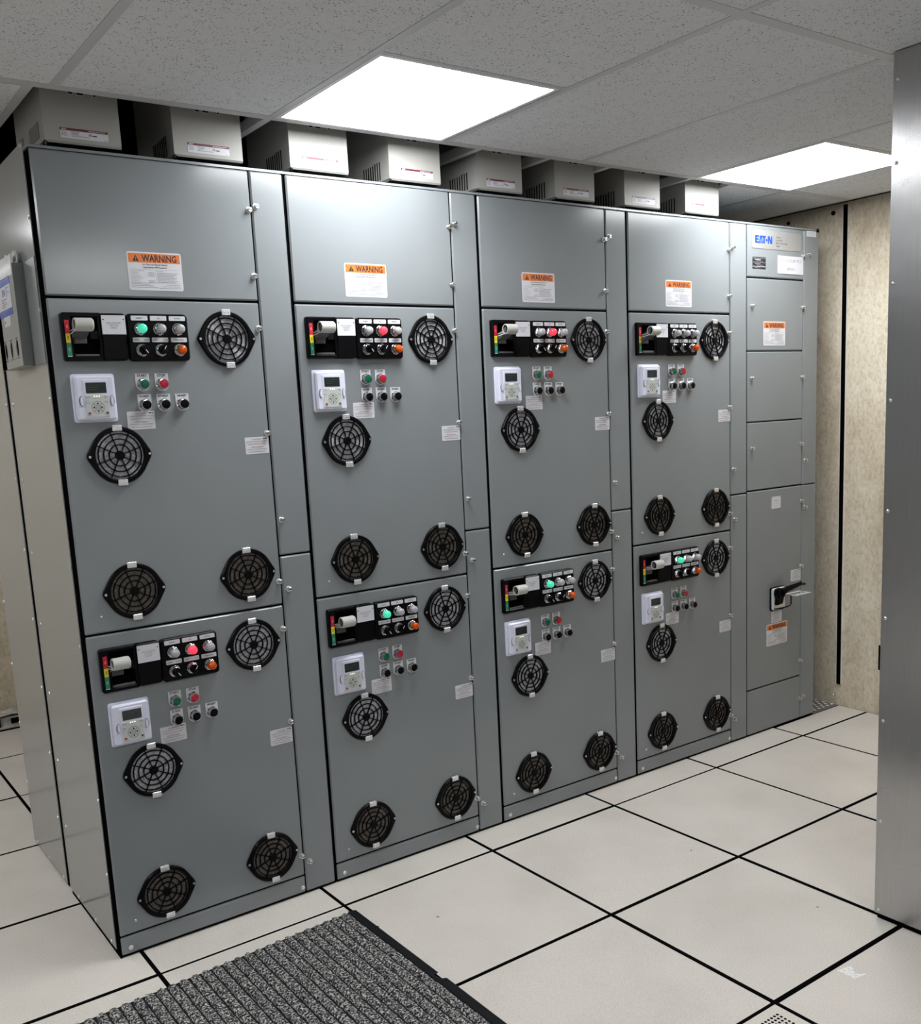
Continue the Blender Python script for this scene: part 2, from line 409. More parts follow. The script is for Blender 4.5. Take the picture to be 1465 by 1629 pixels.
# ceiling: dark deck above, grid bars and boards hung below it
ceil = struct(obj('ceiling', MB().box(XL, XR, YF, YB, ZT, ZT+.05, PLENUM)))
def cbar(x0, x1, y0, y1): obj('grid_bar', MB().box(x0, x1, y0, y1, 0, .03, BAR), ceil, (0, 0, ZC))
def ctile(x0, x1, y0, y1, dz=0.0):
    g = .008
    m = MB().box(x0+g, x1-g, y0+g, y1-g, .0015, .016, CTILE); obj('ceiling_tile', m, ceil, (0, 0, ZC+dz))
XE = 3.552
CX = [-2.98, -2.372, -1.763, -1.154, -.545, .064, .672, 1.290, 1.893, 2.500, 3.090, XE]
CXF = [XL]+CX
ROWS = [(-1.268, -.066), (-2.48, -1.268), (-3.69, -2.48), (YF, -3.69)]
allL = LIGHTS+LIGHTS_OUT
def has_light(x0, x1, y0, y1):
    for lx, ly in allL:
        if x0 < lx < x1 and y0 < ly < y1: return lx, ly
    return None
def place(x0, x1, y0, y1):
    l = has_light(x0, x1, y0, y1)
    if not l: ctile(x0, x1, y0, y1); return
    a, b_ = l[1]-.295, l[1]+.295
    if y1-b_ > .06: ctile(x0, x1, b_, y1); cbar(x0+.0125, x1-.0125, b_-.012, b_+.012)
    if a-y0 > .06: ctile(x0, x1, y0, a); cbar(x0+.0125, x1-.0125, a-.012, a+.012)
for y0, y1 in ROWS:
    for x0, x1 in zip(CXF, CXF[1:]):
        if y1 < -1.3 and x0 > 1.8 and x1 < 2.8 and y0 > -2.6 and False: continue
        place(x0, x1, y0, y1)
    for x in CX[:-1]: cbar(x-.0125, x+.0125, y0+.016, y1-.016)
for y in (-1.268, -2.48, -3.69): cbar(XL, XE, y-.016, y+.016)
cbar(XL, XE, -.083, -.049)
# rows over and behind the cabinets; boards left out where the vented boxes rise
BX = [-2.83, -2.22, -1.72, -1.11, -.50, .008]
for x0, x1 in zip([XL]+BX, BX):
    place(x0, x1, -.049, 1.155); place(x0, x1, 1.155, 2.37); ctile(x0, x1, 2.37, YB)
for x in BX: cbar(x-.0125, x+.0125, -.049, 1.14); cbar(x-.0125, x+.0125, 1.17, YB)
for x0, x1 in ((.008, .62), (.62, 1.23), (1.23, 1.84), (1.84, 2.5), (2.5, 3.09), (3.09, XE)):
    ctile(x0, x1, 1.155, 2.37); ctile(x0, x1, 2.37, YB)
ctile(2.748, 3.09, -.049, 1.155); ctile(2.505, 2.748, .36, 1.155); ctile(3.09, XE, -.049, 1.155)
for x in (.668, 1.443, 1.750, 2.048, 2.498, 3.09): cbar(x-.0125, x+.0125, -.049, 1.14)
for y in (1.155, 2.37): cbar(XL, XE, y-.016, y+.016)
cbar(XE-.004, XE, YF, YB)

def ceiling_light(x, y, label, grp):
    t = thing('ceiling_light', label, 'light', (x, y, ZC), grp)
    f = MB(); a, b_ = .2945, .281
    for s_ in ((-a, a, -a, -b_), (-a, a, b_, a), (-a, -b_, -b_, b_), (b_, a, -b_, b_)): f.box(*s_, -.001, .03, LFRAME)
    f.box(-b_, b_, -b_, b_, .0066, .009, LFRAME); obj('frame', f, t)
    obj('diffuser', MB().plate(-b_, b_, -b_, b_, 0, .004, DIFF, r=.012).xf(lambda a_, b2, c_: (a_, -c_, b2+.006)), t, label='glowing white diffuser')
    obj('housing', MB().box(-a, a, -a, a, .03, .06, LFRAME), t)
ceiling_light(*LIGHTS[0], 'square lit ceiling panel above the second cabinet, over the rubber mat side', 'ceiling light panels')
ceiling_light(*LIGHTS[1], 'square lit ceiling panel above the main switch cabinet, next to the steel enclosure', 'ceiling light panels')
for (lx, ly), lb in zip(LIGHTS_OUT, ('square lit ceiling panel beside the document pocket end of the cabinets', 'square lit ceiling panel over the aisle opposite the second cabinet',
        'square lit ceiling panel over the aisle corner by the front wall', 'square lit ceiling panel above the steel enclosure side of the aisle', 'square lit ceiling panel over the passage behind the cabinets')):
    ceiling_light(lx, ly, lb, 'ceiling light panels')

# ------------------------------------------------------------------ small shared parts
def m_screw(): return MB().lathe(0, 0, [(.0075, 0), (.0075, .0012)], 10, SILVER).dome(0, 0, .0052, .0012, .003, 10, SILVER)
def m_rivet(): return MB().dome(0, 0, .0052, 0, .0035, 10, SILVER)
def m_latch():
    m = MB().lathe(0, 0, [(.0095, 0), (.0095, .002), (.0062, .003), (.0062, .0115)], 10, SILVER)
    m.lathe(0, 0, [(.0072, .0095), (.0072, .0145), (.0062, .0155)], 8, SILVER); m.box(-.006, .006, -.0162, -.0154, -.001, .001, BLACKM); return m
def m_sidescrew(): return m_screw().xf(lambda a, b, c: (b, a, c))
def latch(p, x, z): shared('latch', 'latch', m_latch, p, (x, -.003, z))
def screw(p, x, z, d=.003): shared('screw', 'screw', m_screw, p, (x, -d, z))

def vent_outline(n=56):
    R, T, pts = .0805, .0935, []
    for k in range(n):
        a = 2*math.pi*k/n; c = abs(math.cos(a)); s_ = abs(math.sin(a))
        phi = math.acos(R/T)                        # tangent point from the tip
        aa = math.atan2(s_, c)
        r = R if aa > phi else R/math.cos(phi-aa)
        r = min(r, .0905/max(c, .001))
        pts.append((r*math.cos(a), r*math.sin(a)))
    return pts
def m_grille():
    m = MB(); n = 56; out = vent_outline(n)
    inn = [(.0675*math.cos(2*math.pi*k/n), .0675*math.sin(2*math.pi*k/n)) for k in range(n)]
    mid = [(.0715*math.cos(2*math.pi*k/n), .0715*math.sin(2*math.pi*k/n)) for k in range(n)]
    o1 = [(u*.975, v*.975) for u, v in out]
    L = [m.vs([(u, -d, v) for u, v in p]) for p, d in ((out, 0), (out, .006), (o1, .009), (mid, .0095), (inn, .0075), (inn, .001))]
    for A, B in zip(L, L[1:]):
        for k in range(n): m.face((A[k], A[(k+1) % n], B[(k+1) % n], B[k]), BLACK)
    def ring(r, w, d0, d1, k=40):
        P = [m.vs([(rr_*math.cos(2*math.pi*j/k), -d, rr_*math.sin(2*math.pi*j/k)) for j in range(k)]) for rr_, d in ((r+w, d0), (r+w, d1), (r-w, d1), (r-w, d0))]
        for A, B in zip(P, P[1:]):
            for j in range(k): m.face((A[j], A[(j+1) % k], B[(j+1) % k], B[j]), BLACK)
    for r in (.0300, .0455, .0605): ring(r, .0016, .004, .0085)
    for j in range(8):
        a = math.radians(22.5+45*j-4); ca, sa = math.cos(a), math.sin(a); w = .0012
        i = m.vs([(r*ca-q*w*sa, -d, r*sa+q*w*ca) for d in (.003, .0085) for r in (.010, .0685) for q in (-1, 1)])
        for q in ((4, 5, 7, 6), (0, 2, 6, 4), (1, 5, 7, 3)): m.face([i[x] for x in q], BLACK)
    m.lathe(0, 0, [(.0135, .003), (.0135, .0088), (.012, .0098)], 20, BLACK)
    return m
def m_filter(ft): return lambda: MB().lathe(0, 0, [(.0685, 0), (.0685, .0022)], 32, ft)
def m_clip():
    m = MB().plate(-.0135, .0135, -.0085, .0085, .003, .0125, CLIP, ch=.0015, r=.002)
    m.plate(-.010, .010, -.0015, .0015, .0125, .0135, CLIP); return m
def vent(p, x, z, dirty, lab):
    v = shared('fan_grille', 'grille', m_grille, p, (x, -.0042, z))
    shared('filter', 'filt%d' % dirty, m_filter(FELTD if dirty else FELT), v, (0, 0, 0), 'dusty brown filter felt' if dirty else 'grey filter felt')
    for s_ in (1, -1):
        shared('clip', 'clip', m_clip, v, (random.uniform(-.002, .002)-.001*s_, 0, .0765*s_))
        shared('screw', 'vscrew', lambda: MB().lathe(0, 0, [(.0042, .008), (.0036, .0105)], 8, SILVER), v, (.0835*s_, 0, 0))

# labels
def m_arcflash():
    m = MB(); w, h = .1555, .1045
    m.plate(-w/2, w/2, -h/2, h/2, 0, .0006, WHITE, r=.006)
    d = .0009
    m.plate(-w/2+.004, w/2-.004, h/2-.029, h/2-.004, .0006, .0008, ORANGE, r=.001)
    m.text('WARNING', .014, h/2-.0165, d, .0180, INK, 'c', .80, .030)
    tri = [(-.062, h/2-.0255), (-.044, h/2-.0255), (-.053, h/2-.0085)]; m.prism(tri, .0008, d, INK)
    m.text('!', -.053, h/2-.0195, d+.0003, .010, ORANGE, 'c', 1, .02)
    m.text('Arc Flash and Shock Hazard', .0, h/2-.0335, d, .0047, INK, 'c', .95, .012)
    m.text('Appropriate PPE Required', .0, h/2-.0412, d, .0047, INK, 'c', .95, .012)
    y = h/2-.0475
    m.plate(-w/2+.006, w/2-.006, y-.0002, y+.0002, .0006, .0008, GREYINK)
    m.plate(.0, .0004, -h/2+.021, y, .0006, .0008, GREYINK)
    left = ['ARC FLASH PROTECTION', 'Working distance', 'Incident Energy', 'Arc Flash Boundary', 'SHOCK PROTECTION', 'Shock risk when cover', 'Limited Approach', 'Restricted Approach']
    for k, t in enumerate(left):
        yy = y-.0042-k*.0044; m.text(t, -w/2+.007, yy, d, .0024, GREYINK, 'l', .95)
        if k in (1, 2, 3, 6, 7): m.line(-.022, -.004, yy, d, .0016, GREYINK)
    m.text('PPE REQUIRED', .003, y-.004, d, .0024, GREYINK, 'l', .95)
    for k in range(7): m.line(.004, .066-(k*13 % 9)*.0016, y-.0088-k*.0042, d, .0016, GREYINK)
    m.plate(-w/2+.006, w/2-.006, -h/2+.0205, -h/2+.0209, .0006, .0008, GREYINK)
    for k in range(3):
        m.line(-w/2+.007, -.02+k*.012, -h/2+.017-k*.0045, d, .0015, GREYINK); m.line(.03-k*.012, w/2-.008, -h/2+.016-k*.0045, d, .0015, GREYINK)
    return m
def m_caution(w, h, tall=False):
    def f():
        m = MB().plate(-w/2, w/2, -h/2, h/2, 0, .0005, WHITE, r=.003); d = .0008; k = h/.051
        m.text('WARNING', 0, h/2-.007*k, d, .0042*k, REDINK, 'c', 1.1, .01)
        m.line(w/2-.017, w/2-.004, h/2-.0055*k, d, .003*k, INK)
        for i in range(3): m.line(-w/2+.005+.004*(i == 2), w/2-.005-.006*(i == 2), h/2-.0135*k-i*.0042*k, d, .0017*k, FAINT if i % 2 else GREYINK)
        m.text('AVERTISSEMENT', 0, -h/2+.0205*k, d, .0038*k, REDINK, 'c', 1.05, .01)
        for i in range(3): m.line(-w/2+.006+.004*(i == 2), w/2-.006-.005*(i == 2), -h/2+.0145*k-i*.0042*k, d, .0017*k, FAINT if i % 2 else GREYINK)
        return m
    return f

# disconnect switch
def m_swplate():
    m = MB(); u0, u1, v0, v1 = .031, .2045, -.1705, -.0415
    # plate with a recessed window: outer ring built as four bars + rounded slab behind
    m.plate(u0, u1, v0, v1, 0, .004, BLACK, r=.010)
    wu0, wu1, wv0, wv1 = .058, .127, -.158, -.054
    m.plate(u0, wu0, v0, v1, .0, .016, BLACK, ch=.003, r=.006)
    m.plate(wu0-.008, wu1+.008, wv1, v1, 0, .016, BLACK, ch=.003, r=.003); m.plate(wu0-.008, wu1+.008, v0, wv0, 0, .016, BLACK, ch=.003, r=.003)
    m.plate(wu1, .134, v0, v1, 0, .016, BLACK, ch=.002, r=.002)
    m.plate(wu0, wu1, wv0, wv1, .004, .0046, HOLE)
    m.plate(wu0+.002, wu1-.002, wv0, wv0+.006, .0046, .013, ARM, ch=.001)      # lit sill of the window
    m.plate(.104, .127, -.112, -.089, .0046, .013, BLACKM, ch=.001)
    return m
def m_swcover(): return MB().plate(.1345, .2035, -.169, -.043, 0, .0175, BLACK, ch=.003, r=.008)
def m_arm():
    # U-shaped lever arm swinging out of the window up to the grip
    m = MB(); prof = [(-.010, -.112), (-.030, -.106), (-.056, -.093), (-.062, -.085)]   # (y, z)
    hw = .0
    for (y0, z0), (y1, z1) in zip(prof, prof[1:]):
        i = m.vs([(x, y, z) for x in (.055, .092) for (y, z) in ((y0, z0), (y1, z1), (y1, z1+.022), (y0, z0+.020))])
        for q in ((0, 1, 2, 3), (4, 7, 6, 5), (0, 4, 5, 1), (3, 2, 6, 7), (0, 3, 7, 4), (1, 5, 6, 2)): m.face([i[k] for k in q], ARM)
    m.plate(.060, .094, -.124, -.104, .0046, .014, ARM, ch=.002)
    return m
def m_grip():
    m = MB(); n = 20; cy, cz, R = -.064, -.0785, .0178
    prof = [(0.004, R*.80), (0, R*.80), (0, R*.93), (.0015, R), (.0455, R), (.049, R*.86), (.0505, R*.55), (.051, .0003)]
    prof = [(.012, R*.78)]+prof
    for (xa, ra), (xb, rb) in zip(prof, prof[1:]):
        A = m.vs([(.050+xa, cy+ra*math.cos(2*math.pi*k/n), cz+ra*math.sin(2*math.pi*k/n)) for k in range(n)])
        B = m.vs([(.050+xb, cy+rb*math.cos(2*math.pi*k/n), cz+rb*math.sin(2*math.pi*k/n)) for k in range(n)])
        M = HOLE if (xa, ra) in (prof[0],) else GRIP
        for k in range(n): m.face((A[k], A[(k+1) % n], B[(k+1) % n], B[k]), M, True)
    m.face(m.vs([(.062, cy+R*.78*math.cos(2*math.pi*k/n), cz+R*.78*math.sin(2*math.pi*k/n)) for k in range(n)]), HOLE)
    return m
def m_prong(): return MB().tube([(.0515, -.062, -.0935), (.0515, -.022, -.0985), (.0515, -.017, -.099)], .0012, 6, WHITE).tube([(.0515, -.054, -.0885), (.0515, -.018, -.0915)], .0012, 6, WHITE)
def m_position():
    m = MB(); u0, u1 = .0385, .0505
    for a, b_, M, t, tm in ((-.062, -.0975, REDL, 'ON', WHITE), (-.0975, -.122, YELL, 'TRIP', INK), (-.122, -.157, GRNL, 'OFF', WHITE)):
        m.plate(u0, u1, b_, a, .016, .0168, M)
        tt = MB().text(t, 0, 0, .0170, .0042, tm, 'c', .9, .01)
        c_ = (a+b_)/2
        i0 = len(m.v); m.v.extend([(-z+(u0+u1)/2, y, x+c_) for x, y, z in tt.v])
        for f in tt.f: m.face([i0+k for k in f], tm)
    m.plate(u0, u1, -.159, -.157, .016, .0168, WHITE); return m
def m_tag():
    m = MB().plate(.1365, .2015, -.0995, -.048, .0175, .0187, WHITE, r=.0008); d = .0190
    for k, t in enumerate(('GAS COOLER', 'MOTOR', 'DRIVE')): m.text(t, .169, -.0685-k*.0068, d, .0046, GREYINK, 'c', 1.0)
    for u in (.1415, .1965): m.dome(u, -.0595, .0019, .0187, .0012, 8, BLACKM, 2)
    return m
LX = (.2415, .2955, .3500); LZ = (-.0845, -.1425)
def m_pilot(): return MB().plate(.2065, .3805, -.1725, -.0425, 0, .0165, BLACK, ch=.003, r=.010)
def m_nameplate(t):
    def f():
        m = MB().plate(-.0235, .0235, -.0064, .0064, .0165, .0177, WHITE, r=.0022); ts = t.split('|')
        if len(ts) == 1: m.text(t, 0, 0, .0180, .0038, INK, 'c', 1.0, .01)
        else: m.text(ts[0], -.0215, 0, .0180, .0033, INK, 'l', .9, .01); m.text(ts[1], .0215, 0, .0180, .0033, INK, 'r', .9, .01)
        return m
    return f
def m_lampbase():
    m = MB().lathe(0, 0, [(.0172, .0165), (.0172, .0190), (.0160, .0200)], 24, CHROME)
    m.lathe(0, 0, [(.0165, .0200), (.0165, .0240), (.0150, .0255)], 6, CHROME, ph=.2, smooth=False)
    m.lathe(0, 0, [(.0142, .0255), (.0142, .0290), (.0132, .0300)], 20, CHROME); return m
def m_lens(M, core=None):
    def f():
        m = MB().lathe(0, 0, [(.0120, .029), (.0124, .040), (.0118, .0445), (.0095, .0478), (.0055, .0496), (.0003, .0502)], 18, M)
        for k in range(9):
            a = 2*math.pi*k/9; m.box(.0122*math.cos(a)-.0009, .0122*math.cos(a)+.0009, -.041, -.030, .0122*math.sin(a)-.0009, .0122*math.sin(a)+.0009, M)
        if core: m.dome(.001, -.001, .0042, .0488, .0012, 10, core, 2)
        return m
    return f
def m_knob(ang):
    def f():
        m = MB().lathe(0, 0, [(.0130, .029), (.0130, .036), (.0118, .038)], 20, BLACK)
        a = math.radians(ang); ca, sa = math.cos(a), math.sin(a)
        def bar(l0, l1, w, d0, d1, M):
            i = m.vs([(t*ca-q*w*sa, -d, t*sa+q*w*ca) for d in (d0, d1) for t in (l0, l1) for q in (-1, 1)])
            for q in ((4, 5, 7, 6), (0, 2, 6, 4), (1, 5, 7, 3), (0, 4, 5, 1), (2, 3, 7, 6)): m.face([i[x] for x in q], M)
        bar(-.0118, .0118, .0036, .038, .047, BLACK); bar(.0005, .0117, .0010, .0470, .0475, WHITE); return m
    return f
# push buttons
def m_legend(t):
    def f():
        p = [(-.0200, .030), (-.0200, -.001)]+[(.0200*math.cos(math.radians(180+k*15)), -.001+.0190*math.sin(math.radians(180+k*15))) for k in range(1, 12)]+[(.0200, -.001), (.0200, .030)]
        m = MB().prism(p, 0, .0014, WHITE, side=BLACKM); m.text(t, 0, .0246, .0017, .0068 if len(t) < 6 else .0056, INK, 'c', 1.0 if len(t) < 6 else .80, .03); return m
    return f
def m_bezel():
    m = MB().lathe(0, 0, [(.0178, .0014), (.0178, .0045), (.0166, .0055)], 6, CHROME, ph=.3, smooth=False)
    m.lathe(0, 0, [(.0150, .0055), (.0150, .0080)], 22, BLACKM, cap=False).lathe(0, 0, [(.0148, .008), (.0150, .0165), (.0142, .0190), (.0126, .0192), (.0126, .0150)], 24, CHROME, cap=False); return m
def m_cap(M): return lambda: MB().lathe(0, 0, [(.0124, .0140), (.0124, .0200), (.0116, .0212), (.007, .0221), (.0003, .0225)], 20, M)
# keypad
def m_keybody():
    m = MB().plate(.0405, .158, -.3365, -.205, 0, .0065, KEYW, ch=.002, r=.007)
    m.plate(.0465, .1525, -.3315, -.210, .0065, .0215, KEYW, ch=.005, r=.008)
    m.plate(.0655, .1335, -.3245, -.2205, .0215, .0228, KEYW, ch=.001, r=.004); return m
def m_keyface():
    m = MB().plate(.0685, .1335, -.3225, -.2225, .0228, .0236, KEYW, ch=.0006, r=.003).plate(.0695, .1325, -.3215, -.2635, .0236, .0240, KEYG, ch=.0003, r=.002); return m
def m_screen():
    m = MB().plate(.0735, .1285, -.2580, -.2290, .0236, .0243, LCD, r=.001)
    for k in range(3): m.line(.080, .118-k*.008, -.2365-k*.006, .02455, .0016, LCDT)
    return m
def m_keys():
    m = MB(); d = .0240; cx, cz = .1010, -.2965
    def ringf(r0, r1, M, dd):
        n = 28; A = m.vs([(cx+r0*math.cos(2*math.pi*k/n), -dd, cz+r0*math.sin(2*math.pi*k/n)) for k in range(n)]); B = m.vs([(cx+r1*math.cos(2*math.pi*k/n), -dd, cz+r1*math.sin(2*math.pi*k/n)) for k in range(n)])
        for k in range(n): m.face((A[k], A[(k+1) % n], B[(k+1) % n], B[k]), M)
    ringf(.0172, .0158, KEYD, d+.0003); ringf(.0058, .0046, KEYD, d+.0003)
    for a in (45, 135, 225, 315):
        ca, sa = math.cos(math.radians(a)), math.sin(math.radians(a)); w = .0009
        i = m.vs([(cx+r*ca-q*w*sa, -d-.0003, cz+r*sa+q*w*ca) for r in (.0055, .0162) for q in (-1, 1)]); m.face((i[0], i[2], i[3], i[1]), KEYD)
    for a in (0, 90, 180, 270):
        ca, sa = math.cos(math.radians(a)), math.sin(math.radians(a))
        i = m.vs([(cx+r*ca-q*sa, -d-.0005, cz+r*sa+q*ca) for r, q in ((.0142, 0), (.0082, .0036), (.0082, -.0036))]); m.face(i, INK)
    m.text('OK', cx, cz, d+.0004, .003, INK)
    for u, v in ((.0765, -.2680), (.1255, -.2680), (.0760, -.2815), (.1260, -.2815)):
        m.plate(u-.0052, u+.0052, v-.003, v+.003, d, d+.0006, KEYG, ch=.0003, side=KEYD); m.line(u-.003, u+.003, v, d+.0008, .0013, KEYD)
    return m
def m_keybtn(M, x): return lambda: MB().plate(x-.0048, x+.0048, -.3170, -.3075, .0240, .0252, KEYG, ch=.0004, r=.001, side=KEYD).lathe(x, -.3122, [(.0034, .0252), (.0031, .0256)], 12, M)
def m_tab():
    m = MB(); n = 16
    for rx, rz, d0, d1, M in ((.0085, .0150, .0215, .0220, KEYD), (.0050, .0130, .0220, .0255, KEYW)):
        p = [(rx*math.cos(2*math.pi*k/n)*(1 if math.cos(2*math.pi*k/n) < 0 else .45), rz*math.sin(2*math.pi*k/n)) for k in range(n)]; m.prism(p, d0, d1, M)
    return m
def m_leds():
    m = MB()
    for u in (.094, .1005, .107): m.plate(u-.0016, u+.0016, -.2682, -.2652, .0240, .0246, LEDW, r=.0005)
    for u in (.0935, .1005, .1075): m.line(u-.002, u+.002, -.2710, .0243, .001, KEYD)
    return m

# ------------------------------------------------------------------ cabinets
SX = [0, .732, 1.459, 2.183, 2.905, 3.414]
DW = [.616, .611, .607, .609]      # where the wireway seam lies in each section
DEPTH = .545
def door(p, x0, x1, z0, z1, name='door', d=.003):
    obj(name, MB().plate(x0, x1, z0, z1, -.003, d, PAINT, ch=.0042, r=.004, seg=2), p)
def shell(p, w, first=False):
    obj('frame', MB().box(.002 if not first else .003, w-.0005, .0032, DEPTH-.001, .0, 2.300, BLACKF), p, label='black inner frame seen in the door gaps')
    obj('top_cover', MB().box(.0, w, -.001, DEPTH, 2.303, 2.310, PAINT), p)
def unit(p, dw, zt, lamps, lower):
    K = lambda n, key, fn, par=None, loc=None, lab=None: shared(n, key, fn, par or p, loc if loc else (0, -.003, zt), lab)
    for x, z, dirty in ((.5015, -.110, 0), (.1515, -.4315, 0), (.1525, -.8215, 1), (.5040, -.8215, 1)): vent(p, x, zt+z, dirty, None)
    s_ = K('disconnect_switch', 'swplate', m_swplate, lab='black disconnect switch with grey grip turned up')
    Z = (0, 0, 0)
    K('switch_cover', 'swcover', m_swcover, s_, Z); K('lever_arm', 'arm', m_arm, s_, Z, 'dark lever arm'); K('hand_grip', 'grip', m_grip, s_, Z, 'light grey hollow grip')
    K('prong', 'prong', m_prong, s_, Z, 'two thin white prongs'); K('position_strip', 'posn', m_position, s_, Z, 'red, yellow and green position strip'); K('unit_tag', 'tag', m_tag, s_, Z, 'white engraved tag')
    q = K('pilot_panel', 'pilot', m_pilot, lab='black panel of lamps and selector knobs')
    for k, t in enumerate(('READY', 'ON', 'BYPASS', 'NORMAL|BYPASS', 'HAND|AUTO', 'VIBRATION')):
        K('name_plate', 'np'+t, m_nameplate(t), q, (LX[k % 3], 0, (-.0545, -.1140)[k//3]))
        c_ = (LX[k % 3], 0, LZ[k//3])
        K('bezel', 'lampbase', m_lampbase, q, c_, 'chrome bezel')
        if k < 3:
            st = lamps[k]
            K('indicator_lamp', 'lens'+st, {'g': m_lens(LGREEN, LCOREG), 'r': m_lens(LRED, LCORE), '-': m_lens(LENS)}[st], q, c_, {'g': 'lit green lamp', 'r': 'lit red lamp', '-': 'unlit clear lamp'}[st])
        elif k == 5: K('indicator_lamp', 'lensA', m_lens(AMBER), q, c_, 'unlit amber lamp')
        else: K('selector_knob', 'knob%d' % k, m_knob((-52, 58)[k-3]), q, c_, 'black knob with white pointer')
    for t, x, z, M, lb in (('START', .2380, -.2360, GREEN, 'green start button'), ('STOP', .2935, -.2365, RED, 'red stop button'), ('OL RESET', .2385, -.2940, BLACK, 'black reset button'), ('BYP RESET', .2935, -.2945, BLACK, 'black reset button'), ('VIB RESET', .3485, -.2950, BLACK, 'black reset button')):
        e = K('push_button', 'leg'+t, m_legend(t), p, (x, -.003, zt+z), lb)
        K('bezel', 'bezel', m_bezel, e, Z, 'chrome ring'); K('button_cap', 'cap'+M.name, m_cap(M), e, Z)
    k_ = K('keypad', 'kbody', m_keybody, lab='white drive keypad with dark screen')
    K('button_panel', 'kface', m_keyface, k_, Z); K('screen', 'kscr', m_screen, k_, Z, 'dark screen'); K('arrow_keys', 'kkeys', m_keys, k_, Z)
    K('stop_key', 'kstop', m_keybtn(RED, .0770), k_, Z, 'red stop key'); K('start_key', 'kstart', m_keybtn(GREEN, .1250), k_, Z, 'green start key'); K('status_light', 'kled', m_leds, k_, Z)
    K('grip_tab', 'ktabL', m_tab, k_, (.0610, 0, -.2790)); K('grip_tab', 'ktabR', lambda: m_tab().xf(lambda a, b, c: (-a, b, c)), k_, (.1405, 0, -.2790))
    K('caution_label', 'caut1', m_caution(.079, .051), p, (.2240, -.003, zt-.3365), 'white bilingual caution label'); K('caution_label', 'caut2', m_caution(.077, .051), p, (.5710+(dw-.616)*.5, -.003, zt-.4280), 'white bilingual caution label by the door edge')
    for z in ((-.079, -.393, -.858) if not lower else (-.077, -.385, -.851)): latch(p, dw-.0095, zt+z)
    shared('screw', 'tiny', lambda: MB().dome(0, 0, .0042, 0, .0022, 8, SILVER), p, (.053, -.003, zt-.884))

DRV = [('drive_cabinet', 'first grey drive cabinet, at the document pocket end, green lamp above and red below', 'g--', '-r-'),
       ('drive_cabinet', 'second grey drive cabinet from the document pocket end, red lamp lit above green', '-r-', 'g--'),
       ('drive_cabinet', 'third grey drive cabinet from the document pocket end, red lamp lit above green', '-r-', 'g--'),
       ('drive_cabinet', 'fourth grey drive cabinet, upper lamps all unlit, next to the main switch cabinet', '---', 'g--')]
ARCX = [.307, .264, .264, .288]
cabs = []
for i, (nm, lb, lu, ll) in enumerate(DRV):
    p = thing(nm, lb, 'cabinet', (SX[i], 0, 0), 'grey drive cabinets in a row'); cabs.append(p)
    w = SX[i+1]-SX[i]; dw = DW[i]
    shell(p, w, i == 0)
    a = .0035; e = w-.0075 if i < 3 else w-.003
    door(p, a, dw-.0022, 1.9275, 2.301, 'upper_door'); door(p, a, dw-.0022, .9935, 1.9205, 'drive_door'); door(p, a, dw-.0022, .0685, .9875, 'drive_door')
    door(p, a, dw-.0022, .0075, .0635, 'plinth')
    door(p, dw+.0022, e, 1.1485, 2.301, 'wireway_door'); door(p, dw+.0022, e, .0075, 1.1435, 'wireway_door')
    shared('warning_label', 'arc', m_arcflash, p, (ARCX[i], -.003, 2.000), 'white label with orange warning header')
    unit(p, dw, 1.924, lu, False); unit(p, dw, .990, ll, True)
    for z in (2.188, 1.998): latch(p, dw-.010, z)
    for x, z in ((.013, 2.199), (.015, 1.260), (.0215, 1.038), (.0175, .112)): latch(p, dw+x, z)
    screw(p, .030, .027); screw(p, dw-.013, .026)
# side of the first cabinet
c0 = cabs[0]
obj('side_panel', MB().box(-.0015, .001, .045, .542, .011, 2.325, SIDE), c0, label='glossy grey side panel')
obj('bottom_rail', MB().box(-.002, .003, .0, .545, 0, .010, BLACKF), c0)
for y, zs in ((.058, (2.319, 2.134, 1.895, 1.656, 1.418, 1.186, .953, .720, .487, .254)), (.528, (2.13, 1.89, 1.657, 1.420, 1.186, .951, .718, .486, .253))):
    for z in zs: shared('screw', 'sscrew', m_sidescrew, c0, (-.0015, y-.014*(2.32-z)/2.1, z))
for y in (.085, .255, .455): shared('screw', 'sscrew', m_sidescrew, c0, (-.0015, y, .020))
# cabinet standing back to back behind the row
rc = thing('rear_cabinet', 'grey cabinet standing back to back behind the row, only its side panel in view', 'cabinet', (0, .605, 0))
obj('frame', MB().box(.003, 3.40, .0, .488, 0, 2.300, BLACKF), rc); obj('top_cover', MB().box(.0, 3.40, 0, .49, 2.303, 2.310, PAINT), rc)
obj('side_panel', MB().box(-.0015, .001, .004, .490, .011, 2.325, SIDE), rc, label='glossy grey side panel')
obj('joint_post', MB().box(.0035, .0055, -.0575, -.0125, .004, 2.315, SIDE), rc)
for y, zs in ((.018, (2.13, 1.89, 1.657, 1.418, 1.186, .952, .717, .486, .252)), (.481, (1.89, 1.657, 1.42, 1.186, .954, .716, .486, .249))):
    for z in zs: shared('screw', 'sscrew', m_sidescrew, rc, (-.0015, y, z))
for y in (.045, .25, .43): shared('screw', 'sscrew', m_sidescrew, rc, (-.0015, y, .020))

